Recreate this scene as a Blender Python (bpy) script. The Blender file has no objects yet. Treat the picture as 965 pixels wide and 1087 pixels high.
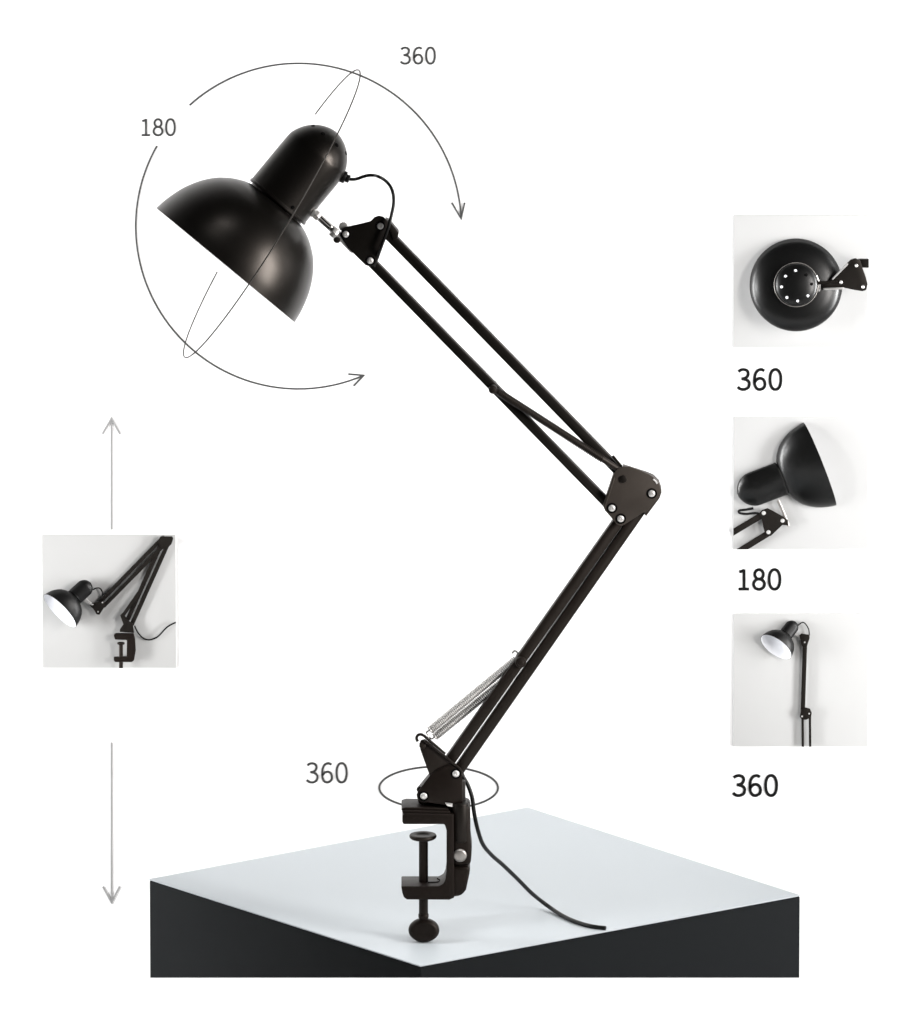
import bpy, bmesh, math, random
from mathutils import Vector, Matrix
random.seed(7)
S = bpy.context.scene
C = S.collection
PX = 0.0009                      # metres per photograph pixel at the lamp
D = 14.0                         # camera distance
TH = math.radians(14.1)          # camera pitch
ZC = 1.05                        # height of the view centre
W, H = 965.0, 1087.0
O = Vector((0, 0, ZC))
UP = Vector((0, math.sin(TH), math.cos(TH)))
XR = Vector((1, 0, 0))
FW = Vector((0, math.cos(TH), -math.sin(TH)))
CAM = O - FW * D
WALL_Y = 0.66

def ray(px, py):
    q = O + XR * ((px - W / 2) * PX) + UP * ((H / 2 - py) * PX)
    return (q - CAM).normalized()
def P(px, py, Y=0.0):            # pixel -> point on the vertical plane at depth Y
    d = ray(px, py); return CAM + d * ((Y - CAM.y) / d.y)
def PZ(px, py, z):               # pixel -> point on the horizontal plane at height z
    d = ray(px, py); return CAM + d * ((z - CAM.z) / d.z)

# ------------------------------------------------------------------ materials
def new_mat(name):
    m = bpy.data.materials.new(name); m.use_nodes = True
    nt = m.node_tree; return m, nt, nt.nodes['Principled BSDF']
def mat(name, col, rough=.5, metal=0., spec=.5, coat=0., noise=0., nscale=60., bump=0., bscale=900., rvar=0., crough=.1):
    m, nt, b = new_mat(name)
    b.inputs['Base Color'].default_value = (*col, 1); b.inputs['Roughness'].default_value = rough
    b.inputs['Metallic'].default_value = metal; b.inputs['Specular IOR Level'].default_value = spec
    b.inputs['Coat Weight'].default_value = coat; b.inputs['Coat Roughness'].default_value = crough
    tc = nt.nodes.new('ShaderNodeTexCoord')
    if noise or rvar:
        n = nt.nodes.new('ShaderNodeTexNoise'); n.inputs['Scale'].default_value = nscale; n.inputs['Detail'].default_value = 4
        nt.links.new(tc.outputs['Object'], n.inputs['Vector'])
        if noise:
            r = nt.nodes.new('ShaderNodeMapRange'); r.inputs['To Min'].default_value = 1 - noise; r.inputs['To Max'].default_value = 1 + noise
            nt.links.new(n.outputs['Fac'], r.inputs['Value'])
            mx = nt.nodes.new('ShaderNodeVectorMath'); mx.operation = 'SCALE'; mx.inputs[0].default_value = col
            nt.links.new(r.outputs['Result'], mx.inputs['Scale']); nt.links.new(mx.outputs['Vector'], b.inputs['Base Color'])
        if rvar:
            r = nt.nodes.new('ShaderNodeMapRange'); r.inputs['To Min'].default_value = rough - rvar; r.inputs['To Max'].default_value = rough + rvar
            nt.links.new(n.outputs['Fac'], r.inputs['Value']); nt.links.new(r.outputs['Result'], b.inputs['Roughness'])
    if bump:
        n2 = nt.nodes.new('ShaderNodeTexNoise'); n2.inputs['Scale'].default_value = bscale; n2.inputs['Detail'].default_value = 2
        nt.links.new(tc.outputs['Object'], n2.inputs['Vector'])
        bp = nt.nodes.new('ShaderNodeBump'); bp.inputs['Strength'].default_value = bump; bp.inputs['Distance'].default_value = .001
        nt.links.new(n2.outputs['Fac'], bp.inputs['Height']); nt.links.new(bp.outputs['Normal'], b.inputs['Normal'])
    return m
M = {}
M['enamel'] = mat('black_enamel', (.003, .0026, .0023), .35, spec=.42, rvar=.03, nscale=35, bump=.03, bscale=1400)
M['card_black'] = mat('black_card_relief', (.002, .002, .002), .42, spec=.28)
M['steel'] = mat('black_painted_steel', (.005, .0042, .0036), .45, spec=.28, noise=.25, nscale=50, rvar=.06, bump=.05, bscale=1500)
M['plate'] = mat('lit_black_plate', (.044, .037, .032), .5, spec=.35, noise=.2, nscale=60, rvar=.06, bump=.04, bscale=1500)  # black steel, base colour lightened to carry the light on the elbow
M['bar'] = mat('brown_black_bar', (.010, .0075, .0062), .48, spec=.3, noise=.2, nscale=50, rvar=.06, bump=.05, bscale=1500)
M['cast'] = mat('black_cast_iron', (.006, .0038, .003), .48, spec=.22, noise=.3, nscale=80, rvar=.08, bump=.12, bscale=900)
M['rubber'] = mat('black_cord_rubber', (.004, .004, .004), .4, spec=.3)
M['chrome'] = mat('chrome', (.6, .59, .575), .28, metal=.6)
M['rivet'] = mat('nickel_rivet', (.86, .85, .83), .3, metal=.6, rvar=.05, nscale=200)
M['spring'] = mat('galvanised_spring', (.52, .51, .49), .35, metal=.7)
M['bolt'] = mat('brushed_steel', (.38, .36, .34), .42, metal=.85, noise=.2, nscale=400, rvar=.1)
M['hole'] = mat('dark_hole', (.001, .001, .001), .9, spec=.1)
M['lining'] = mat('white_enamel_lining', (.82, .83, .86), .35)
M['wall'] = mat('white_backdrop', (.86, .86, .86), .9, spec=.1)
M['floor'] = mat('white_floor', (.86, .86, .86), .8, spec=.1)
M['boxtop'] = mat('pale_blue_grey_top', (.505, .542, .567), .5, spec=.25, noise=.015, nscale=6, rvar=.05)
M['boxside'] = mat('charcoal_side', (.0085, .0100, .0112), .65, spec=.1, noise=.12, nscale=9, rvar=.06)
M['card'] = mat('white_card', (.48, .48, .477), .6, spec=.3, noise=.01, nscale=25)
M['card_grey'] = mat('pale_grey_card', (.495, .495, .49), .6, spec=.3, noise=.015, nscale=25)
M['card_dim'] = mat('light_grey_card', (.445, .445, .441), .6, spec=.3, noise=.015, nscale=25)
M['card_gloss'] = mat('glossy_black_card_relief', (.002, .002, .002), .30, spec=.5)
M['ink_black'] = mat('black_ink', (.006, .006, .006), .8, spec=.1)
M['ink_dark'] = mat('dark_grey_ink', (.045, .045, .045), .8, spec=.1)
M['ink_line'] = mat('thin_grey_ink', (.06, .06, .06), .8, spec=.1)
M['ink_pale'] = mat('pale_grey_ink', (.26, .26, .26), .8, spec=.1)
M['wire'] = mat('grey_wire', (.065, .06, .055), .6, spec=.2)

for k in ('enamel', 'bar', 'plate', 'steel', 'cast'):
    M[k].node_tree.nodes['Principled BSDF'].inputs['Specular Tint'].default_value = (1, .90, .82, 1)

# ------------------------------------------------------------------ mesh builder
ORG = {}
class MB:
    def __init__(s): s.bm = bmesh.new()
    def face(s, vs, smooth=False):
        try:
            f = s.bm.faces.new(vs); f.smooth = smooth
        except ValueError: pass
    def prism(s, pts, y0, y1, bev=0., seg=2):
        """closed outline of (x,z) points extruded from depth y0 to y1"""
        b = bmesh.new()
        a = [b.verts.new((x, y0, z)) for x, z in pts]; c = [b.verts.new((x, y1, z)) for x, z in pts]
        n = len(pts)
        b.faces.new(a); b.faces.new(c[::-1])
        for i in range(n): b.faces.new((a[i], c[i], c[(i + 1) % n], a[(i + 1) % n]))
        bmesh.ops.recalc_face_normals(b, faces=b.faces[:])
        if bev:
            ed = [e for e in b.edges if len(e.link_faces) == 2 and e.calc_face_angle(0) > .5]
            bmesh.ops.bevel(b, geom=ed, offset=bev, segments=seg, profile=.5, affect='EDGES', clamp_overlap=True)
        s.merge(b)
    def merge(s, b, mtx=None):
        if mtx is not None: bmesh.ops.transform(b, matrix=mtx, verts=b.verts[:])
        me = bpy.data.meshes.new('tmp'); b.to_mesh(me); b.free(); s.bm.from_mesh(me); bpy.data.meshes.remove(me)
    def pxprism(s, pts, y0, y1, bev=0., seg=2, Y=None):
        Y = (y0 + y1) / 2 if Y is None else Y
        q = [P(x, y, Y) for x, y in pts]; s.prism([(v.x, v.z) for v in q], y0, y1, bev, seg)
    def box(s, c, sz, bev=0.):
        x, y, z = c; a, b_, d = sz[0] / 2, sz[1] / 2, sz[2] / 2
        s.prism([(x - a, z - d), (x + a, z - d), (x + a, z + d), (x - a, z + d)], y - b_, y + b_, bev)
    def pxbar(s, p0, p1, w, y0, y1, bev=.0008, e0=0, e1=0, rnd=True):
        """flat bar of width w px from pixel p0 to p1 (round ends)"""
        a = Vector(p0); b = Vector(p1); d = (b - a).normalized(); n = Vector((-d.y, d.x)); h = w / 2
        a -= d * e0; b += d * e1
        if rnd:
            pts = []
            for k in range(7):
                t = math.pi / 2 + math.pi * k / 6; pts.append(a + (d * math.cos(t) + n * math.sin(t)) * h)
            for k in range(7):
                t = -math.pi / 2 + math.pi * k / 6; pts.append(b + (d * math.cos(t) + n * math.sin(t)) * h)
        else: pts = [a + n * h, a - n * h, b - n * h, b + n * h]
        s.pxprism([tuple(p) for p in pts], y0, y1, bev)
    def lathe(s, prof, org, axis, n=48, close=False, capa=True, capb=True):
        """profile of (t, r) along axis; r==0 makes a pole"""
        z = Vector(axis).normalized(); x = z.orthogonal().normalized(); y = z.cross(x)
        rings = []
        for t, r in prof:
            if r < 1e-7: rings.append([s.bm.verts.new(org + z * t)])
            else: rings.append([s.bm.verts.new(org + z * t + (x * math.cos(2 * math.pi * k / n) + y * math.sin(2 * math.pi * k / n)) * r) for k in range(n)])
        m = len(rings)
        for i in range(m if close else m - 1):
            A, B = rings[i], rings[(i + 1) % m]
            for k in range(n):
                k2 = (k + 1) % n
                if len(A) == 1 and len(B) == 1: continue
                if len(A) == 1: s.face((A[0], B[k], B[k2]))
                elif len(B) == 1: s.face((A[k], A[k2], B[0]))
                else: s.face((A[k], A[k2], B[k2], B[k]))
        if not close:
            if capa and len(rings[0]) > 1: s.face(rings[0][::-1])
            if capb and len(rings[-1]) > 1: s.face(rings[-1])
    def cyl(s, a, b, r, n=24, ch=None):
        d = b - a; L = d.length; ch = min(r * .25, L * .3) if ch is None else ch
        s.lathe([(0, r - ch), (ch * .3, r - ch * .3), (ch, r), (L - ch, r), (L - ch * .3, r - ch * .3), (L, r - ch)], a, d, n)
    def tube(s, pts, r, n=10, closed=False, smooth_pts=0):
        pts = [Vector(p) for p in pts]
        if smooth_pts: pts = catmull(pts, smooth_pts)
        m = len(pts); rings = []; px = None
        for i, p in enumerate(pts):
            if closed: t = pts[(i + 1) % m] - pts[i - 1]
            else: t = pts[min(i + 1, m - 1)] - pts[max(i - 1, 0)]
            t.normalize()
            if px is None: x = t.orthogonal().normalized()
            else:
                x = px - t * px.dot(t)
                x = x.normalized() if x.length > 1e-6 else t.orthogonal().normalized()
            px = x; y = t.cross(x)
            rings.append([s.bm.verts.new(p + (x * math.cos(2 * math.pi * k / n) + y * math.sin(2 * math.pi * k / n)) * r) for k in range(n)])
        for i in range(m if closed else m - 1):
            A, B = rings[i], rings[(i + 1) % m]
            for k in range(n): s.face((A[k], A[(k + 1) % n], B[(k + 1) % n], B[k]))
        if not closed: s.face(rings[0][::-1]); s.face(rings[-1])
    def coil(s, a, b, R, wr, turns, n=6, seg=14):
        ax = (b - a); L = ax.length; z = ax.normalized(); x = z.orthogonal().normalized(); y = z.cross(x); pts = []
        for i in range(int(turns * seg) + 1):
            t = i / seg * 2 * math.pi; pts.append(a + z * (L * i / (turns * seg)) + (x * math.cos(t) + y * math.sin(t)) * R)
        s.tube(pts, wr, n)
    def clip(s, x0, x1, z0, z1, y1, ys=1.):
        ym = sum(v.co.y for v in s.bm.verts) / len(s.bm.verts); z0 += max(0, y1 - ym) * ys * .25
        for co, no in (((x0, 0, 0), (-1, 0, 0)), ((x1, 0, 0), (1, 0, 0)), ((0, 0, z0), (0, 0, -1)), ((0, 0, z1), (0, 0, 1)), ((0, y1, 0), (0, 1, 0))):
            g = s.bm.verts[:] + s.bm.edges[:] + s.bm.faces[:]
            if not g: return
            r = bmesh.ops.bisect_plane(s.bm, geom=g, dist=1e-6, plane_co=co, plane_no=no, clear_outer=True)
            ed = [e for e in r['geom_cut'] if isinstance(e, bmesh.types.BMEdge)]
            if ed: bmesh.ops.holes_fill(s.bm, edges=ed, sides=0)
        for v in s.bm.verts: v.co.y = y1 + (v.co.y - y1) * ys
    def build(s, name, m, parent=None, ang=32, clip=None):
        if clip: s.clip(*clip)
        if not s.bm.verts: return None
        bmesh.ops.recalc_face_normals(s.bm, faces=s.bm.faces[:])
        org = ORG.get(parent.name) if parent else None
        if org is None:
            xs = [v.co for v in s.bm.verts]
            org = Vector(((min(v.x for v in xs) + max(v.x for v in xs)) / 2, (min(v.y for v in xs) + max(v.y for v in xs)) / 2, min(v.z for v in xs)))
            loc = org.copy()
        else: loc = Vector((0, 0, 0))
        bmesh.ops.translate(s.bm, vec=-org, verts=s.bm.verts[:])
        me = bpy.data.meshes.new(name)
        for f in s.bm.faces: f.smooth = True
        s.bm.to_mesh(me); s.bm.free()
        me.set_sharp_from_angle(angle=math.radians(ang))
        me.materials.append(M[m])
        o = bpy.data.objects.new(name, me); C.objects.link(o); o.location = loc
        if parent: o.parent = parent
        ORG[o.name] = org
        return o
def catmull(p, k):
    out = []; n = len(p)
    for i in range(n - 1):
        a, b, c, d = p[max(i - 1, 0)], p[i], p[i + 1], p[min(i + 2, n - 1)]
        for j in range(k):
            t = j / k
            out.append(.5 * ((2 * b) + (c - a) * t + (2 * a - 5 * b + 4 * c - d) * t * t + (3 * b - a - 3 * c + d) * t ** 3))
    out.append(p[-1]); return out
def tag(o, label=None, cat=None, group=None, kind=None):
    if label: o['label'] = label
    if cat: o['category'] = cat
    if group: o['group'] = group
    if kind: o['kind'] = kind
    return o
def thing(name, loc, label, cat, group=None):
    o = bpy.data.objects.new(name, None); C.objects.link(o); o.location = loc; o.empty_display_size = .02
    ORG[o.name] = Vector(loc); return tag(o, label, cat, group)

# ------------------------------------------------------------------ setting
ZT = P(450, 999.6, 0).z                                # height of the box top
b = MB(); b.prism([(-4, -.6), (4, -.6), (4, 3.6), (-4, 3.6)], WALL_Y, WALL_Y + .05)
tag(b.build('backdrop', 'wall'), kind='structure')
# black display box with a pale top
cor = [PZ(159, 933, ZT), PZ(446, 1025, ZT), PZ(849, 950, ZT), PZ(560, 857, ZT)]
ZLOW = ZT - .55
ctr = sum(cor, Vector()) / 4
boxr = thing('display_box', (ctr.x, ctr.y, ZLOW), 'large square charcoal box with a pale blue grey top carrying the lamp', 'box')
def slab(cs, z0, z1, inset=0., bev=.0008):
    m = MB(); t = bmesh.new(); pts = [(c - (c - ctr).normalized() * inset) for c in cs]
    lo = [t.verts.new((p.x, p.y, z0)) for p in pts]; hi = [t.verts.new((p.x, p.y, z1)) for p in pts]
    t.faces.new(lo[::-1]); t.faces.new(hi)
    for i in range(4): t.faces.new((lo[i], lo[(i + 1) % 4], hi[(i + 1) % 4], hi[i]))
    bmesh.ops.recalc_face_normals(t, faces=t.faces[:])
    bmesh.ops.bevel(t, geom=t.edges[:], offset=bev, segments=2, affect='EDGES')
    m.merge(t); return m
slab(cor, ZT - .0012, ZT, -.0007, .0003).build('top_panel', 'boxtop', boxr)
slab(cor, ZLOW, ZT - .0014, -.0005).build('side_panels', 'boxside', boxr)
# floor: low level under the box, a step up in front of it
YF = cor[1].y - .06
zf = P(482, 1038, YF).z
b = MB(); t = bmesh.new()
prof = [(YF - .8, ZLOW - .1), (YF - .8, ZLOW), (YF - .28, ZLOW), (YF - .28, zf), (YF, zf), (YF, ZLOW), (WALL_Y + .05, ZLOW), (WALL_Y + .05, ZLOW - .1)]
l = [t.verts.new((-4, y, z)) for y, z in prof]; r = [t.verts.new((4, y, z)) for y, z in prof]
t.faces.new(l); t.faces.new(r[::-1])
for i in range(8): t.faces.new((l[i], l[(i + 1) % 8], r[(i + 1) % 8], r[i]))
b.merge(t); tag(b.build('floor', 'floor'), kind='structure')

# ------------------------------------------------------------------ prints on the backdrop
def ribbon(m, pts, w, y0, y1, closed=False):
    """flat stroke following (px,py) points, w px wide, printed on the wall"""
    n = len(pts); L, R = [], []
    for i in range(n):
        a = Vector(pts[i]); 
        if closed: pr, nx = Vector(pts[i - 1]), Vector(pts[(i + 1) % n])
        else: pr, nx = Vector(pts[max(i - 1, 0)]), Vector(pts[min(i + 1, n - 1)])
        d1 = (a - pr).normalized() if (a - pr).length > 1e-6 else (nx - a).normalized()
        d2 = (nx - a).normalized() if (nx - a).length > 1e-6 else d1
        nn = Vector((-(d1 + d2).y, (d1 + d2).x)).normalized()
        k = w / 2 / max(.5, nn.dot(Vector((-d1.y, d1.x))))
        L.append(a + nn * k); R.append(a - nn * k)
    def V(p, y):
        q = P(p.x, p.y, WALL_Y); return m.bm.verts.new((q.x, y, q.z))
    lf, rf, lb, rb = [[V(p, y) for p in s_] for s_, y in ((L, y0), (R, y0), (L, y1), (R, y1))]
    for i in range(n if closed else n - 1):
        j = (i + 1) % n
        m.face((lf[i], rf[i], rf[j], lf[j])); m.face((lf[i], lf[j], lb[j], lb[i])); m.face((rf[i], rb[i], rb[j], rf[j]))
    if not closed:
        m.face((lf[0], lb[0], rb[0], rf[0])); m.face((lf[-1], rf[-1], rb[-1], lb[-1]))
PY0, PY1 = WALL_Y - .0006, WALL_Y + .0005
def ell(cx, cy, rx, ry, n=40, sup=1.0):
    out = []
    for k in range(n):
        t = 2 * math.pi * k / n; c, s_ = math.cos(t), math.sin(t)
        out.append((cx + rx * math.copysign(abs(c) ** sup, c), cy + ry * math.copysign(abs(s_) ** sup, s_)))
    return out
GL = {
 '0': [('c', ell(.24, .5, .215, .475, 48, .9))],
 '8': [('c', ell(.24, .745, .172, .23, 36)), ('c', ell(.24, .27, .218, .25, 36))],
 '1': [('l', [(.26, .03), (.26, .985)]), ('l', [(.265, .955), (.19, .90), (.07, .865)]), ('l', [(.04, .035), (.46, .035)])],
 '3': [('s', [(.02, .865), (.10, .94), (.21, .97), (.33, .935), (.40, .83), (.385, .68), (.30, .57), (.14, .53)]),
       ('s', [(.14, .53), (.31, .495), (.42, .40), (.445, .27), (.40, .12), (.29, .04), (.18, .025), (.07, .065), (-.01, .15)])],
 '6': [('s', [(.42, .90), (.35, .955), (.27, .97), (.15, .91), (.06, .74), (.03, .48), (.05, .22), (.13, .07), (.24, .025), (.36, .075), (.435, .19), (.44, .34), (.39, .48), (.30, .55), (.20, .545), (.11, .48), (.04, .37)])],
}
def number(txt, x0, y0, x1, y1, w, ink, label, group):
    """digits between pixel corners (x0,y0) top and (x1,y1) bottom"""
    q = P((x0 + x1) / 2, y1, WALL_Y)
    root = thing('printed_number', (q.x, WALL_Y, q.z), label, 'number', group)
    h = (y1 - y0); sx = (x1 - x0) / (2 * .62 + .475)
    for i, ch in enumerate(txt):
        m = MB()
        ox = x0 + i * .62 * sx
        for j, (k, pts) in enumerate(GL[ch]):
            if k == 's': pts = [tuple(v) for v in catmull([Vector(p) for p in pts], 5)]
            pp = [(ox + u * sx, y1 - v * h) for u, v in pts]
            ribbon(m, pp, w, PY0 - .00002 * j, PY1, k == 'c')
        m.build('digit', ink, root, 20)
number('360', 425.6, 50, 462, 68, 2.15, 'ink_dark', 'dark grey number 360 beside the top of the large arc', 'numbers printed on the white backdrop')
number('180', 149.5, 126, 186, 144, 2.15, 'ink_dark', 'dark grey number 180 in the gap of the large arc', 'numbers printed on the white backdrop')
number('360', 326, 809.5, 368.5, 831, 2.3, 'ink_dark', 'dark grey number 360 beside the oval round the lamp base', 'numbers printed on the white backdrop')
number('360', 783.5, 391.5, 829.5, 414, 3.1, 'ink_black', 'bold black number 360 under the card of the lamp shade seen from above', 'numbers printed on the white backdrop')
number('180', 783, 604, 828.5, 626, 3.1, 'ink_black', 'bold black number 180 under the card of the upturned lamp head', 'numbers printed on the white backdrop')
number('360', 778.5, 822.5, 825, 845, 3.1, 'ink_black', 'bold black number 360 under the card of the tall upright lamp', 'numbers printed on the white backdrop')
def arrow(name, shaft, barbs, w, ink, label, cat, group, wb=None):
    tip = shaft[-1]; q = P(*tip, WALL_Y)
    root = thing(name, (q.x, WALL_Y, q.z), label, cat, group)
    m = MB(); ribbon(m, shaft, w, PY0, PY1); m.build('shaft', ink, root)
    m = MB(); ribbon(m, [barbs[0], tip, barbs[1]], wb or w, PY0 - .0002, PY1); m.build('arrowhead', ink, root)
cx, cy, cr = 317.0, 240.0, 172.8
arc = lambda a0, a1, n=60: [(cx + cr * math.cos(math.radians(a0 + (a1 - a0) * i / n)), cy + cr * math.sin(math.radians(a0 + (a1 - a0) * i / n))) for i in range(n + 1)]
arrow('curved_arrow', arc(-132, -2.6), [(479.6, 215), (493.3, 215)], 1.75, 'ink_line', 'thin grey curved arrow passing over the lamp head and pointing down', 'arrow', 'curved arrows round the lamp head', 1.8)
arrow('curved_arrow', arc(209.5, 66.4), [(369.8, 397), (375.5, 409.5)], 1.75, 'ink_line', 'thin grey curved arrow passing under the lamp shade towards the arm', 'arrow', 'curved arrows round the lamp head', 1.8)
arrow('straight_arrow', [(118.5, 562), (118.5, 444)], [(109, 460.5), (127.5, 460.5)], 1.75, 'ink_pale', 'pale grey upright arrow pointing up above the folded lamp card', 'arrow', 'pale straight arrows')
arrow('straight_arrow', [(118.5, 788), (118.5, 958)], [(109.3, 941), (127, 941)], 1.75, 'ink_pale', 'pale grey upright arrow pointing down below the folded lamp card', 'arrow', 'pale straight arrows')
m = MB(); ribbon(m, ell(465.7, 836.2, 63, 22.6, 90), 2.0, PY0, PY1, True)
tag(m.build('printed_oval', 'ink_line'), 'thin dark oval line printed behind the base of the lamp', 'oval')

# ------------------------------------------------------------------ picture cards (raised lamp pictures)
CF = WALL_Y - .0018
def rect_clip(x0, y0, x1, y1, ys):
    a, c = P(x0, y0, CF), P(x1, y1, CF)
    return (a.x, c.x, c.z, a.z, CF + .0002, ys)
def card(x0, y0, x1, y1, m_, label, ys=1.):
    q = P((x0 + x1) / 2, y1, CF)
    root = thing('picture_card', (q.x, WALL_Y, q.z), label, 'picture', 'square picture cards on the backdrop')
    a, c = P(x0, y0, CF), P(x1, y1, CF)
    m = MB(); m.prism([(a.x, a.z), (c.x, a.z), (c.x, c.z), (a.x, c.z)], CF, WALL_Y + .001, .0004); m.build('card_panel', m_, root)
    return root, rect_clip(x0, y0, x1, y1, ys)
SHADE = [(0, 94.8), (11, 93.2), (22, 90.5), (33, 86.9), (43, 82.3), (52, 77), (60, 71), (66.5, 64.8), (72, 57.8), (76.5, 51), (80, 44), (82.3, 38), (83.5, 33)]
CAP = [(85.5, 34), (85.2, 36.9), (86, 37.5), (88, 37.4), (89, 36.7), (120, 36.7), (148, 36.5), (156, 34.9), (163, 31.6), (170, 26.6), (176, 19.8), (180.2, 12), (182.4, 5), (183, 0)]
def dense(prof, k=4):
    return [(v.x, v.y) for v in catmull([Vector((a, b_)) for a, b_ in prof], k)]
def head(parent, rim, axis, sc, clip=None, tk=1.0, capk=1.0, enamel='card_black', n=72):
    """lamp head: shade with a white lining, cap with vent holes; sc metres per profile unit"""
    z = Vector(axis).normalized()
    sh = dense(SHADE)
    out = [(t * sc * tk, r * sc) for t, r in sh]
    inn = [(max(0, t - 1.6) * sc * tk, max(r - 1.6, 3) * sc) for t, r in sh]
    m = MB(); m.lathe(out + [(82.4 * sc * tk, 30 * sc), (82.0 * sc * tk, 0)], rim, z, n, capa=False); 
    m.lathe([(0, 94.8 * sc), (-.25 * sc, 94.3 * sc), (0, 93.2 * sc)], rim, z, n, capa=False, capb=False)
    shade = m.build('shade', enamel, parent, 40, clip)
    m = MB(); m.lathe(inn + [(80.8 * sc * tk, 0)], rim, z, n, capa=False); m.build('shade_lining', 'lining', shade or parent, 60, clip)
    m = MB(); m.lathe([(82 * sc * tk, 33.5 * sc), (86 * sc * tk, 33.5 * sc)], rim, z, n)
    cp = [(t * sc * tk, r * sc * capk) for t, r in CAP[:6]] + [(t * sc * tk, r * sc * capk) for t, r in dense(CAP[5:], 4)[1:]]
    m.lathe(cp, rim, z, n); cap = m.build('cap', enamel, parent, 28, clip)
    return shade, cap, z
def shot(rx0, ry0, rx1, ry1, depth, tilt=0., flip=1, ys=1.):
    """rim centre, axis and scale of a lamp head whose rim spans two pixels; tilt opens it to the viewer"""
    cxy = Vector(((rx0 + rx1) / 2, (ry0 + ry1) / 2)); d = Vector((rx1 - rx0, ry1 - ry0)); L = d.length; d /= L
    a2 = Vector((d.y, -d.x)) * flip
    ax = (XR * a2.x - UP * a2.y) * math.cos(tilt) + FW * math.sin(tilt)
    q = P(cxy.x, cxy.y, CF + (depth - CF) * ys); q.y = depth
    return q, ax, L / 2 * PX / 94.8
k_ = .0009
# card: shade from above
root, cl = card(779, 228.5, 921, 369, 'card', 'square white card showing a round black lamp shade from above')
rc = P(845, 302.5, CF - .014)
shade, cap, z = head(root, rc, -FW, 51.5 * PX / 94.8, cl, .28, 1.16, enamel='card_gloss')
m = MB(); ft = 50.5 * .62 * PX
ring = [rc + z * (88.5 * .28 * 51.5 * PX / 94.8) + (XR * math.cos(t) + UP * math.sin(t)) * 24.3 * PX for t in [2 * math.pi * i / 64 for i in range(64)]]
m.tube(ring, .00045, 8, True); m.build('cap_rim', 'bolt', cap, 60)
for i, (x, y) in enumerate([(445, 412), (373, 452), (345, 528), (383, 603), (460, 628), (533, 592), (520, 443), (560, 508)]):
    px_, py_ = 775 + x / 6.433, 225 + y / 6.433
    dx, dy = (px_ - 845.3) * PX, -(py_ - 304.6) * PX
    sc = 51.5 * PX / 94.8; rr = math.hypot(dx, dy) / sc / 1.16
    tt = 148 + math.sqrt(max(0, 1 - (rr / 36.5) ** 2)) * 35
    p = rc + XR * dx + UP * dy + z * tt * sc * .28
    m = MB(); nrm = (z * 1.2 + (XR * dx + UP * dy) / (rr * sc * 1.16) * .5).normalized()
    m.cyl(p - nrm * .002, p + nrm * .0006, .0014 if i < 6 else .0016, 14); m.build('vent_hole', 'lining' if i < 6 else 'hole', cap, 40, cl)  # white discs paint the light showing through the holes
YM = CF - .027
m = MB(); m.pxprism([(873, 303), (884, 296), (897.5, 281.5), (903, 276), (908, 274.4), (913, 276.5), (915.7, 285), (919, 294), (921, 302), (919.5, 308), (915.7, 309.2), (907, 308), (896, 305.5), (884, 305), (873, 306)], YM, YM + .003, .0005, Y=YM)
pl = m.build('head_bracket', 'steel', root, clip=cl)
for x, y in ((909.2, 282), (892.8, 299.6), (916.1, 304.6)):
    m = MB(); q = P(x, y, YM); m.lathe([(-.0005, .0019), (.0006, .0017), (.0013, .001), (.0015, 0)], q, (0, -1, 0), 18); m.build('rivet', 'rivet', pl, 40, cl)
m = MB(); m.pxprism([(874, 305.4), (896, 304.6), (896, 306.6), (874, 307.6)], YM - .002, YM - .0004, .0003, Y=YM); m.pxbar((884, 296), (899.5, 280.5), 1.7, YM - .002, YM - .0004, .0003)
m.build('bracket_edge', 'chrome', root, clip=cl)
m = MB(); m.tube([P(866, 300.5, YM + .001), P(889, 299.5, YM)], .0018, 10); m.build('swivel_rod', 'steel', root, clip=cl)
m = MB(); m.pxprism([(911, 276), (925, 276), (925, 285), (914, 285)], YM + .003, YM + .007, .0004, Y=YM); m.build('arm_bar', 'steel', root, clip=cl)
m = MB(); m.tube([P(x, y, YM + .002) for x, y in ((866.5, 292), (868, 296), (870, 302), (869.5, 309), (867, 314))], .0011, 8, smooth_pts=4); m.build('swivel_clip', 'chrome', root, clip=cl)
# card: upturned head
root, cl = card(779, 442.5, 921, 583, 'card', 'square white card showing an upturned black lamp head in profile', .38)
rc, ax, sc = shot(851.7, 446.6, 889, 541, CF - .008, 0, -1)
head(root, rc, ax, sc, cl, enamel='card_gloss')
YM = CF - .014
m = MB(); m.pxprism([(806, 547), (809, 543.5), (815, 541.5), (820, 544), (830, 549.5), (836.5, 554), (837, 560), (831, 559), (818.5, 571), (813.5, 571), (811.5, 566), (808.5, 552)], YM - .003, YM, .0005, Y=YM)
pl = m.build('head_bracket', 'steel', root, clip=cl)
for x, y in ((811, 547.4), (816, 567.7), (831, 555.5)):
    m = MB(); q = P(x, y, YM - .003); m.lathe([(-.0005, .0022), (.0006, .002), (.0013, .001), (.0015, 0)], q, (0, -1, 0), 18); m.build('rivet', 'rivet', pl, 40, cl)
for p0, p1 in (((811, 547.4), (768, 573)), ((816, 567.7), (770, 596))):
    m = MB(); m.pxbar(p0, p1, 6.4, YM + .0005, YM + .0055, .0006); m.build('arm_bar', 'steel', root, clip=cl)
m = MB(); m.tube([P(826, 533, YM + .003), P(832, 547, YM + .001), P(837, 561, YM - .001)], .0016, 12); m.build('swivel_rod', 'bolt', root, clip=cl)
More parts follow.
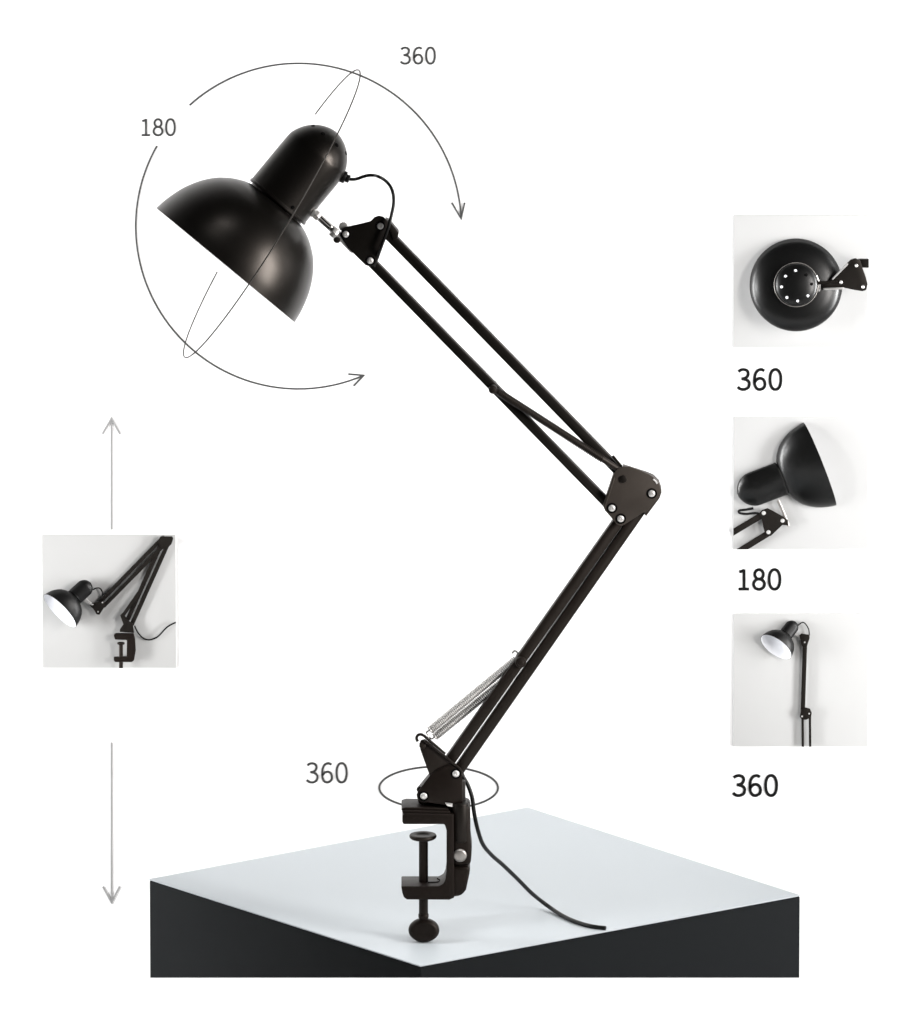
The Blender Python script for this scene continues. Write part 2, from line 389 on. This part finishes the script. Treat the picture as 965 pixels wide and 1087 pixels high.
m = MB(); m.tube([P(x, y, YM + .002) for x, y in ((800, 541.5), (792, 543), (785, 544), (785.5, 546.5), (793, 547.5), (802, 546.5), (807, 548))], .0013, 8, smooth_pts=5); m.build('cord', 'rubber', root, clip=cl)
# card: tall upright lamp
root, cl = card(779, 651.5, 921, 792.5, 'card_grey', 'square pale grey card showing a whole lamp standing tall and straight', .6)
rc, ax, sc = shot(807.3, 675, 840.5, 699, CF - .022, .37, 1, .6)
head(root, rc, ax, sc, cl, n=56)
YM = CF - .007
m = MB(); m.pxprism([(848.5, 675), (851, 673), (859.5, 674.5), (859.5, 678), (856.5, 687.5), (852.5, 688), (850.5, 684)], YM - .002, YM, .0004, Y=YM); pl = m.build('head_bracket', 'steel', root, clip=cl)
m = MB(); q = P(854.2, 682.8, YM - .002); m.lathe([(-.0004, .0011), (.0008, .0007), (.001, 0)], q, (0, -1, 0), 12); m.build('rivet', 'rivet', pl, clip=cl)
m = MB(); m.tube([P(842, 673.5, YM + .001), P(850, 677, YM)], .0011, 10); m.build('swivel_rod', 'chrome', root, clip=cl)
m = MB(); m.tube([P(x, y, YM + .002) for x, y in ((846, 666), (849.5, 662.5), (852.8, 661.2), (856, 664), (858.6, 669), (859.2, 675))], .0006, 8, smooth_pts=5); m.build('cord', 'rubber', root, clip=cl)
m = MB(); m.pxbar((854.6, 682), (852.2, 757), 4.7, YM, YM + .004, .0006); m.build('arm_bar', 'steel', root, clip=cl)
m = MB(); m.pxprism([(850.5, 754), (855, 751.5), (860, 753), (861.8, 757.5), (861, 762), (856, 764.5), (851.5, 764.5), (849, 761.5)], YM - .002, YM, .0004, Y=YM); pl = m.build('elbow_bracket', 'steel', root, clip=cl)
for x, y in ((859, 758.5), (851.5, 761.5)):
    m = MB(); q = P(x, y, YM - .002); m.lathe([(-.0004, .001), (.0008, .0007), (.001, 0)], q, (0, -1, 0), 12); m.build('rivet', 'rivet', pl, clip=cl)
for x in (852.4, 860.2):
    m = MB(); m.pxbar((x - .4, 759), (x, 800), 2.5, YM, YM + .003, .0004); m.build('arm_bar', 'steel', root, clip=cl)
# card: folded lamp with clamp
root, cl = card(44.5, 568, 187, 709, 'card_dim', 'square pale grey card showing a folded lamp with its clamp and cord', .6)
rc, ax, sc = shot(45.8, 630.5, 81.2, 666.6, CF - .026, .22, 1, .6)
head(root, rc, ax, sc, cl, n=56)
YM = CF - .007
m = MB(); m.pxprism([(95, 643), (98, 640.5), (109, 638), (111.5, 640.5), (110, 646), (105.5, 653), (102.5, 652.5), (99, 646.5)], YM - .003, YM - .001, .0004, Y=YM); pl = m.build('head_bracket', 'steel', root, clip=cl)
for x, y in ((98.3, 642.8), (108.6, 640.6), (104, 650.4)):
    m = MB(); q = P(x, y, YM - .003); m.lathe([(-.0004, .0009), (.0008, .0006), (.001, 0)], q, (0, -1, 0), 12); m.build('rivet', 'rivet', pl, clip=cl)
m = MB(); m.tube([P(88.5, 635, YM - .002), P(98, 643, YM - .002)], .0013, 10); m.build('swivel_rod', 'chrome', root, clip=cl)
m = MB(); m.tube([P(x, y, YM + .001) for x, y in ((98.5, 627), (102, 625), (106, 625.2), (108.6, 629), (109.3, 634), (108.5, 639))], .0007, 8, smooth_pts=5); m.build('cord', 'rubber', root, clip=cl)
for p0, p1, w in (((107, 638.5), (173, 571), 4), ((110.5, 643.5), (177, 576), 4)):
    m = MB(); m.pxbar(p0, p1, w, YM, YM + .004, .0006); m.build('arm_bar', 'steel', root, clip=cl)
m = MB(); m.pxprism([(168, 574), (172, 567), (181, 566), (184, 572), (182, 578), (178, 582), (172, 582), (169, 579)], YM - .003, YM - .001, .0005, Y=YM); m.build('elbow_bracket', 'steel', root, clip=cl)
for p0, p1 in (((171, 578), (135.5, 658)), ((178, 578), (140, 663))):
    m = MB(); m.pxbar(p0, p1, 4.6, YM + .0005, YM + .004, .0006); m.build('arm_bar', 'steel', root, clip=cl)
m = MB(); m.pxbar((151.6, 624), (130, 655), 3.6, YM - .003, YM, .0009); m.build('spring', 'steel', root, clip=cl)
m = MB(); m.pxprism([(127.5, 653.5), (130, 651), (136.5, 659.5), (141, 662), (142.3, 672), (127, 671), (127.5, 668), (131, 663)], YM - .004, YM - .001, .0004, Y=YM); m.build('base_bracket', 'steel', root, clip=cl)
m = MB(); m.pxprism([(120.8, 674), (123, 672.3), (142, 672.5), (143.5, 678), (144.2, 690), (142.5, 700.5), (140, 702.4), (122, 702.4), (120.8, 700.5), (120.8, 697.5), (134.5, 697), (134.8, 679), (122, 678.5)], YM - .008, YM, .0008, Y=YM); cb = m.build('clamp', 'cast', root, clip=cl)
m = MB(); m.cyl(P(128.4, 683.5, YM - .005), P(128.4, 730, YM - .005), 2.3 * PX, 14); m.cyl(P(128.4, 683, YM - .005), P(128.4, 685.4, YM - .005), 4.2 * PX, 18); m.build('clamp_screw', 'cast', root, clip=cl)
m = MB(); m.tube([P(x, y, CF - .004) for x, y in ((142.8, 664.5), (145.5, 670.5), (149.8, 676), (154.5, 679), (159.5, 679.5), (164.5, 678), (169, 675), (175, 668.5), (179.8, 664.5), (188, 660.5))], .0008, 8, smooth_pts=4); m.build('cord', 'rubber', root, clip=cl)

# ------------------------------------------------------------------ the lamp
LAMP = thing('clamp_lamp', (P(450, 999.6, 0).x, 0, ZT), 'tall black clamp lamp with a domed shade and jointed arm standing on the box', 'lamp')
u = .0009
# head
A0 = P(332, 231, 0)
def HS(px, py, dv=0.): return A0 + XR * ((px - 332) * PX) + UP * ((231 - py) * PX) - FW * dv   # plane facing the viewer through the swivel
rimc = HS(239.9, 281.1); hax = XR * .637 + UP * .771
shade, cap, z = head(LAMP, rimc, hax, PX, enamel='enamel', n=128)
sx_ = XR * .771 - UP * .637                            # sideways in the view plane
fr = -FW
for k in range(8):
    a = math.radians(20 + 45 * k); rr = 24.5; tt = 172.2
    rad = sx_ * math.cos(a) + fr * math.sin(a)
    nrm = (z * .75 + rad * .66).normalized(); p = rimc + z * tt * PX + rad * rr * PX
    m = MB(); m.cyl(p - nrm * .003, p + nrm * .00025, .0021, 16, .0002); m.build('vent_hole', 'hole', cap, 40)
p = rimc + z * 92 * PX + (sx_ * .45 + fr * .893) * 36.6 * PX; nrm = (sx_ * .45 + fr * .893)
m = MB(); m.cyl(p - nrm * .001, p + nrm * .0011, .0017, 16); m.build('screw', 'hole', cap)
# strain relief and upper cord
m = MB(); a, c = HS(359, 186), HS(371, 191.5)
m.cyl(HS(361, 186.5), HS(367, 189), 6.6 * PX, 20, .0008); m.cyl(HS(366, 188.6), HS(371, 190.6), 4.3 * PX, 16, .0008)
m.build('cord_grip', 'rubber', LAMP)
m = MB()
cp = [(366, 189.5), (373, 190.6), (379, 190), (385, 187.8), (391, 186.4), (397, 186.4), (402, 187.6), (407, 190.2), (411.5, 194), (415, 199), (417, 204.5), (417.9, 211), (417.6, 218), (415.8, 227), (413.6, 236), (411, 245), (407.5, 254.5), (404, 264), (400, 275), (396.5, 283)]
pts = [HS(x, y) if i < 6 else P(x, y, -.0015 - .012 * max(0, min(1, (i - 8) / 6)) * (1 if i < 18 else .3)) for i, (x, y) in enumerate(cp)]
m.tube(pts, 1.75 * PX, 12, smooth_pts=5); m.build('cord', 'rubber', LAMP)
# swivel
m = MB(); q0, q1 = P(329, 221.5), P(358, 248)
m.cyl(q0, q1, 3.6 * PX, 24)
m.cyl(P(331, 226, -.007), P(334, 222.5, .007), .0042, 18)
m.lathe([(0, .004), (.001, .0046), (.005, .0046), (.006, .004)], P(334, 226.4, -.0035), (q1 - q0), 6)
rod = m.build('swivel_rod', 'chrome', LAMP)
for o_ in (-1.3, 1.3):
    m = MB(); dv = Vector((o_ * .68, -o_ * .73)); m.cyl(P(337 + dv.x, 228.8 + dv.y, -3.2 * u), P(350.5 + dv.x, 241.2 + dv.y, -3.2 * u), .75 * PX, 8); m.build('groove', 'hole', rod)
m = MB(); m.cyl(P(352.5, 244.5, -.004), P(357.5, 249, -.004), .0055, 6, .0006); m.pxprism([(351, 244), (355, 241), (372, 257), (381, 268.5), (372, 266.5)], -.0075, .006, .0006); m.build('swivel_bracket', 'chrome', LAMP)
m = MB(); m.cyl(P(364.5, 240.5, -.0055), P(364.5, 240.5, .007), .0044, 20, .001); m.build('wing_nut', 'chrome', LAMP)
m = MB(); m.cyl(P(357.8, 254.2, -.008), P(357.8, 254.2, .006), .0036, 16, .001); m.build('lock_nut', 'steel', LAMP)
def rivets(parent, pts, Y, r=3.5, mt='rivet'):
    for x, y in pts:
        q = P(x, y, Y); R = r * PX
        m = MB(); m.lathe([(-.001, R * 1.55), (.0002, R * 1.55), (.0003, R * 1.3), (.0002, R * 1.02)], q, (0, -1, 0), 24); ws = m.build('washer', 'hole', parent)
        m = MB(); m.lathe([(-.001, R), (.0006, R), (.0011, R * .93), (.0016, R * .72), (.0019, R * .4), (.0019, R * .2), (.0014, R * .12), (.0013, 0)], q, (0, -1, 0), 24); m.build('rivet', mt, parent, 50)
HB = [(361, 250), (362.8, 244), (366.6, 240.9), (380, 238), (393.5, 234.7), (397.6, 230.4), (402.3, 228.8), (407, 230), (412, 235), (413.7, 240.5), (412, 248), (399.8, 277.6), (397.5, 281.6), (392.9, 282.8), (388, 281.3), (384.5, 278), (369.3, 263)]
m = MB(); m.pxprism(HB, -9 * u, -7.4 * u, .0004); m.pxprism(HB, 7.4 * u, 9 * u, .0004)
m.pxprism([(372, 243), (385, 239), (388, 245), (377, 251)], -7.6 * u, 7.6 * u, .0003)
hb = m.build('head_bracket', 'steel', LAMP); rivets(hb, [(367, 248.5), (403.7, 239.8), (393, 276.5)], -9 * u)
# upper arm
def bar(p0, p1, w, y0, y1, e0=3, e1=3, bev=.0011, mt='steel'):
    m = MB(); m.pxbar(p0, p1, w, y0 * u, y1 * u, bev, e0, e1); return m.build('arm_bar', mt, LAMP)
bar((403.7, 239.8), (661.4, 504.5), 10.2, -5.5, 5.5)
bar((393, 276.5), (649.4, 539), 9.6, -5.5, 5.5)
m = MB(); m.pxprism([(409, 231.5), (413.5, 233.5), (423.5, 245.5), (422, 252), (418, 253)], -7 * u, 7 * u, .0005); m.build('bar_clip', 'steel', LAMP)
for Y in (-8.6 * u, 8.6 * u):
    m = MB(); a, c = P(529, 416, Y), P(640, 487.5, Y)
    m.coil(a, c, 3.5 * PX, .85 * PX, 66, 6, 14); m.cyl(a - (c - a) * .02, c + (c - a) * .17, 3.3 * PX, 16)
    m.build('spring', 'bar', LAMP, 60)
m = MB(); q = P(523.2, 410.8, 0); m.cyl(q + Vector((0, -.0125, 0)), q + Vector((0, .0125, 0)), 4.6 * PX, 20, .001); m.cyl(q + Vector((0, -.0135, 0)), q + Vector((0, .0135, 0)), 3.0 * PX, 20, .0008); m.build('spring_pin', 'bar', LAMP)
m = MB(); m.pxprism([(649, 484.5), (651.6, 483.2), (661, 494.5), (659, 496.5)], -8 * u, -5.8 * u, .0004); m.pxprism([(649, 484.5), (651.6, 483.2), (661, 494.5), (659, 496.5)], 5.8 * u, 8 * u, .0004); m.build('bracket_tab', 'steel', LAMP)
# elbow
EB = [(651, 504), (654.5, 498.5), (661, 495), (668.7, 495.3), (679, 499), (689.2, 503.6), (695.5, 508), (700.3, 514), (701.8, 520), (699.8, 526), (694.5, 533), (686, 544.3), (683.4, 543.6), (664.5, 555.8), (660.5, 558.2), (655.5, 557), (648.5, 549), (642.3, 542), (640.3, 537.5), (641, 534)]
m = MB(); m.pxprism(EB, -14 * u, -12.4 * u, .0005); m.pxprism(EB, 12.4 * u, 14 * u, .0005)
m.pxprism([(661.5, 495.3), (688, 503.8), (694, 506.5), (699.5, 512), (702.3, 519.5), (700, 526), (686, 544.8), (684, 543.5), (697.6, 525), (700, 519.6), (697.6, 513.6), (692.6, 508.3), (687.4, 505.6), (661, 497)], -12.6 * u, 12.6 * u, .0003)
m.pxprism([(651.6, 503.2), (652.8, 504.4), (642.2, 536.2), (640.8, 535.4)], -14.6 * u, 12.6 * u, .0003)
eb = m.build('elbow_bracket', 'plate', LAMP); rivets(eb, [(649.6, 539.3), (658.9, 550.6), (691.8, 523.8)], -14 * u, 3.7)
q = P(661.2, 505.2, 0); m = MB(); m.cyl(q + Vector((0, -15.6 * u, 0)), q + Vector((0, 15.6 * u, 0)), 4.2 * PX, 20, .001); m.build('spring_pin', 'steel', LAMP)
m = MB(); q = P(695.6, 511.3, -14 * u); m.tube([P(693.6, 508.6, -14.2 * u), P(696, 510.6, -14.2 * u), P(697.6, 513.4, -14.2 * u)], .0008, 8); m.build('edge_slot', 'rivet', eb)
# lower arm
bar((691.8, 523.8), (484, 821.3), 11.4, -6, 6, 2, 2, mt='bar', bev=.0016)
bar((658.4, 550.3), (450.1, 845.7), 11.4, -6, 6, 2, 2, mt='bar', bev=.0016)
q = P(552.8, 701, 0); m = MB(); m.cyl(q + Vector((0, -10 * u, 0)), q + Vector((0, 12 * u, 0)), 6.0 * PX, 22, .0012); m.cyl(q + Vector((0, -11.3 * u, 0)), q, 3.6 * PX, 20, .001); m.build('spring_pin', 'bar', LAMP)
for (x0, y0), (x1, y1), Y in (((456.5, 775.2), (547, 700.5), 5), ((461.5, 782.2), (547, 712.5), 9.5)):
    a, c = P(x0, y0, Y * u), P(x1, y1, Y * u); L = (c - a).length / PX
    m = MB(); m.coil(a, c, 3.7 * PX, .95 * PX, int(L / 2.15), 6, 14)
    d = (a - c).normalized()
    m.tube([a + d * 0, a + d * .003 + Vector((-.001, 0, 0)), P(455, 782, Y * u), P(453, 785, Y * u * .6)], .0008, 8, smooth_pts=4)
    if Y < 8: m.tube([c, P(549.5, 697.5, Y * u), P(549, 692.5, Y * u), P(546, 690.8, Y * u), P(543.8, 693.5, Y * u)], .0009, 8, smooth_pts=5)
    else: m.tube([c, P(551, 705, Y * u)], .0009, 8)
    m.build('spring', 'spring', LAMP, 60)
# base
FK = [(445, 789.5), (446.8, 785.6), (450.5, 784.6), (454, 787), (474.7, 803.5), (489.6, 816), (491.5, 820), (490.5, 825), (486, 829), (458, 829), (456, 823), (446.3, 796)]
m = MB(); m.pxprism(FK, -11.5 * u, -10 * u, .0004); m.pxprism(FK, 10 * u, 11.5 * u, .0004)
m.pxprism([(449.2, 786), (451, 784.6), (474.7, 803.4), (489.8, 816), (489, 817.2), (474, 804.8)], -14 * u, -10.2 * u, .0003)
m.cyl(P(448.6, 791.5, -12.4 * u), P(448.6, 791.5, 12.4 * u), 3.6 * PX, 18, .001)
fk = m.build('spring_bracket', 'bar', LAMP)
m = MB(); m.tube([P(x, y, -4 * u) for x, y in ((443.4, 787), (442.2, 783.5), (443.6, 780.5), (446.5, 779.6), (450, 781), (456.5, 786.6), (464, 793), (472.5, 800.3))], 1.6 * PX, 10, smooth_pts=5); m.build('spring_hook', 'steel', LAMP)
GS = [(456.5, 823), (464, 817), (477, 811.5), (485, 816), (490.5, 822), (490.8, 830), (490.8, 857), (447, 850.5), (443, 847.5), (442.2, 843.5), (444, 839.5)]
m = MB(); m.pxprism(GS, -13.6 * u, -12 * u, .0004); m.pxprism(GS, 12 * u, 13.6 * u, .0004)
m.pxprism([(443.5, 838.5), (457, 822), (458.2, 823), (444.8, 839.8)], -13 * u, 13 * u, .0002)
m.cyl(P(445.6, 838, -10 * u), P(445.6, 838, 10 * u), 3.4 * PX, 16, .001)
gs = m.build('base_bracket', 'cast', LAMP); rivets(gs, [(484, 821.3), (449.8, 845)], -13.6 * u, 3.7)
m = MB(); a, c = P(485.5, 828.5, 2 * u), P(485.5, 866, 2 * u); m.cyl(c, a, 8.8 * PX, 28, .0008); m.build('swivel_post', 'steel', LAMP)
m = MB(); m.pxprism([(472.4, 852.2), (480.4, 853), (480.4, 856.2), (475, 855.4)], -18 * u, -15 * u, .0003); m.build('shim', 'rivet', LAMP)
# clamp
Yf, Yb = -20 * u, 22 * u
def fp(pts, y0, y1, bev, seg=3): m.pxprism(pts, y0, y1, bev, seg, Y=y0)
m = MB()
fp([(427, 866), (430, 863.6), (481.5, 864.5), (482.5, 953), (477, 955.4), (432, 955.2), (428.8, 953), (427, 948), (425.8, 941), (466, 941), (471, 938), (473, 933), (474, 925), (474, 882), (472, 875.2), (428.4, 875.2), (427, 873)], Yf, Yb, .0016)
fp([(426.4, 861.5), (430.5, 860.2), (478, 861.2), (478, 864.6), (428, 864)], Yf + .0022, Yb, .0009)
fp([(426, 858.5), (431, 857), (476, 858), (476, 861.4), (426.4, 861)], Yf + .0048, Yb, .0009)
cl_ = m.build('clamp', 'cast', LAMP)
zj = P(450, 941, Yf).z
m = MB(); xs_ = P(450, 935, 0).x; m.tube([(xs_ + .004, -.004, zj + .0002), (xs_ + .013, -.003, zj + .0002), (xs_ + .0155, .003, zj + .0002), (xs_ + .013, .009, zj + .0002)], .0007, 6, smooth_pts=4); m.build('slot', 'hole', cl_)
m = MB()
fp([(480, 855), (499.2, 855), (499.6, 890), (501, 900), (500.6, 909), (499.6, 919.8), (480, 919.8)], -17 * u, 20 * u, .0045, 4)
fp([(479, 920.2), (499.4, 920.2), (498.5, 928), (494.8, 945.5), (490, 951.4), (479, 953)], -17 * u, 20 * u, .0035, 4)
sl = m.build('clamp_sleeve', 'cast', LAMP)
m = MB(); a, c = P(489.5, 852, -11 * u), P(489.5, 893, -11 * u); m.cyl(c, a, 8.3 * PX, 32, .0012); m.build('sleeve_tube', 'steel', sl)
q = P(488.4, 907.8, -17 * u); R = 7.2 * PX
m = MB(); m.lathe([(-.001, R), (.0012, R), (.0022, R * .92), (.0028, R * .7), (.003, 0)], q, (0, -1, 0), 32); m.build('locking_bolt', 'bolt', sl, 50)
# clamp screw: rod, pad, flat knob
pt = lambda y: P(449.6, y, 0)
m = MB(); m.lathe([(0, 4.6 * u), (.001, 4.9 * u), (pt(889.5).z - pt(978).z, 4.9 * u)], pt(978), (0, 0, 1), 28)
m.cyl(pt(974.5), pt(969.5), 5.6 * u, 28, .001); m.cyl(pt(942), pt(936.5), 6.6 * u, 28, .0012)
sc_ = m.build('clamp_screw', 'cast', LAMP)
q = P(449, 888.3, 0); z0 = 0
m = MB(); m.lathe([(-4.2 * u, 5.2 * u), (-3 * u, 8 * u), (-2 * u, 12.5 * u), (-.6 * u, 14.3 * u), (1.2 * u, 14.6 * u), (2.6 * u, 13.8 * u), (2.9 * u, 12 * u), (2.5 * u, 9.8 * u), (2.2 * u, 7.5 * u), (1.4 * u, 6.6 * u), (1.2 * u, 0)], q, (0, 0, 1), 40); m.build('pressure_pad', 'bar', sc_, 50)
m = MB(); kn = bmesh.new(); bmesh.ops.create_uvsphere(kn, u_segments=40, v_segments=24, radius=1)
for v in kn.verts:
    e = abs(v.co.y)
    v.co.y = math.copysign(min(1, e * 1.6) ** .7, v.co.y) if e > 0 else 0
zc_ = P(450, 987.2, 0)
hk = zc_.z - ZT
m.merge(kn, Matrix.Translation(zc_) @ Matrix.Diagonal((16.6 * u, 7 * u, hk, 1))); m.build('screw_knob', 'cast', sc_, 60)
# mains cord
m = MB()
cp = [(487, 812, .014), (491.5, 824, .013), (496, 832, .012), (499.2, 840, .010), (501.4, 848, .009), (503.4, 863, .010), (507, 880, .016), (512.7, 896.3, .028), (522.6, 908.3, .045), (534, 918.2, .062), (550, 933.6, .082), (565, 948.6, .098)]
pts = [P(x, y, Y) for x, y, Y in cp]
for x, y in ((580, 960.5), (596, 971.3), (611, 978.3), (627, 983), (643, 985.2)):
    g = PZ(x, y, ZT + 2.3 * u); pts.append(g)
pts[12] = pts[12].lerp(P(580, 960.5, .106), .7)
m.tube(pts, 2.25 * PX, 12, smooth_pts=6); m.build('cord', 'rubber', LAMP)

# fine wire hoop round the lamp head
u2 = Vector((-.517, .856)).normalized(); n2 = Vector((.856, .517)).normalized()
c3 = HS(288.6, 226.8); uu = XR * u2.x - UP * u2.y; nn = XR * n2.x - UP * n2.y
ra = 177.2 * PX; ta = math.asin(23.5 / 177.2); vv = nn * math.sin(ta) - FW * math.cos(ta)
pts = []
a0, a1 = -62.6, 229                                     # open at the back, between these two ends
for i in range(141):
    t = math.radians(a0 + (a1 - a0) * i / 140); pts.append(c3 + (uu * math.cos(t) + vv * math.sin(t)) * ra)
m = MB(); m.tube(pts, .75 * PX, 8)
hoop = m.build('wire_hoop', 'wire'); tag(hoop, 'thin grey wire hoop circling the head of the lamp', 'hoop')

# ------------------------------------------------------------------ lights and camera
def area(name, loc, tgt, sx, sy, power, col=(1, 1, 1), spread=180):
    l = bpy.data.lights.new(name, 'AREA'); l.shape = 'RECTANGLE'; l.size = sx; l.size_y = sy; l.energy = power; l.color = col
    l.spread = math.radians(spread)
    o = bpy.data.objects.new(name, l); C.objects.link(o); o.location = loc
    o.rotation_euler = (Vector(tgt) - Vector(loc)).to_track_quat('-Z', 'Y').to_euler(); return o
area('softbox_side', (1.45, -.95, 1.50), (-.12, 0, 1.15), .42, 1.0, 10.0, (1, .97, .945), spread=80)
area('softbox_fill', (-1.6, -.7, 1.35), (.36, WALL_Y, 1.15), .14, .6, .35, spread=22)
for sx in (-1, 1):
    area('added_wall_wash', (1.65 * sx, .06, 1.02), (-.25 * sx, .90, 1.0), .3, 1.8, 9.0, spread=56)  # added pair of unseen lamps that brighten the backdrop to white
    area('added_box_light', (1.5 * sx, .22, 1.75), (.0, .2, ZT), .6, .6, .7, spread=40)  # unseen lamps added on both sides to brighten the box top
area('added_step_light', (0, -.42, 2.2), (0, -.31, .4), 1.3, .14, 2.4, spread=38)  # unseen overhead lamp added to whiten the floor step and box front
w = bpy.data.worlds.new('World'); S.world = w; w.use_nodes = True
bg = w.node_tree.nodes['Background']; bg.inputs[0].default_value = (1, 1, 1, 1); bg.inputs[1].default_value = .015
cd = bpy.data.cameras.new('camera'); co = bpy.data.objects.new('camera', cd); C.objects.link(co)
co.location = CAM; co.rotation_euler = (math.pi / 2 - TH, 0, 0)
cd.sensor_fit = 'VERTICAL'; cd.sensor_height = 24; cd.lens = 24 * D / (H * PX); cd.clip_end = 100; cd.clip_start = .1
S.camera = co
S.view_settings.view_transform = 'Standard'; S.view_settings.look = 'None'; S.view_settings.exposure = 0; S.view_settings.gamma = 1
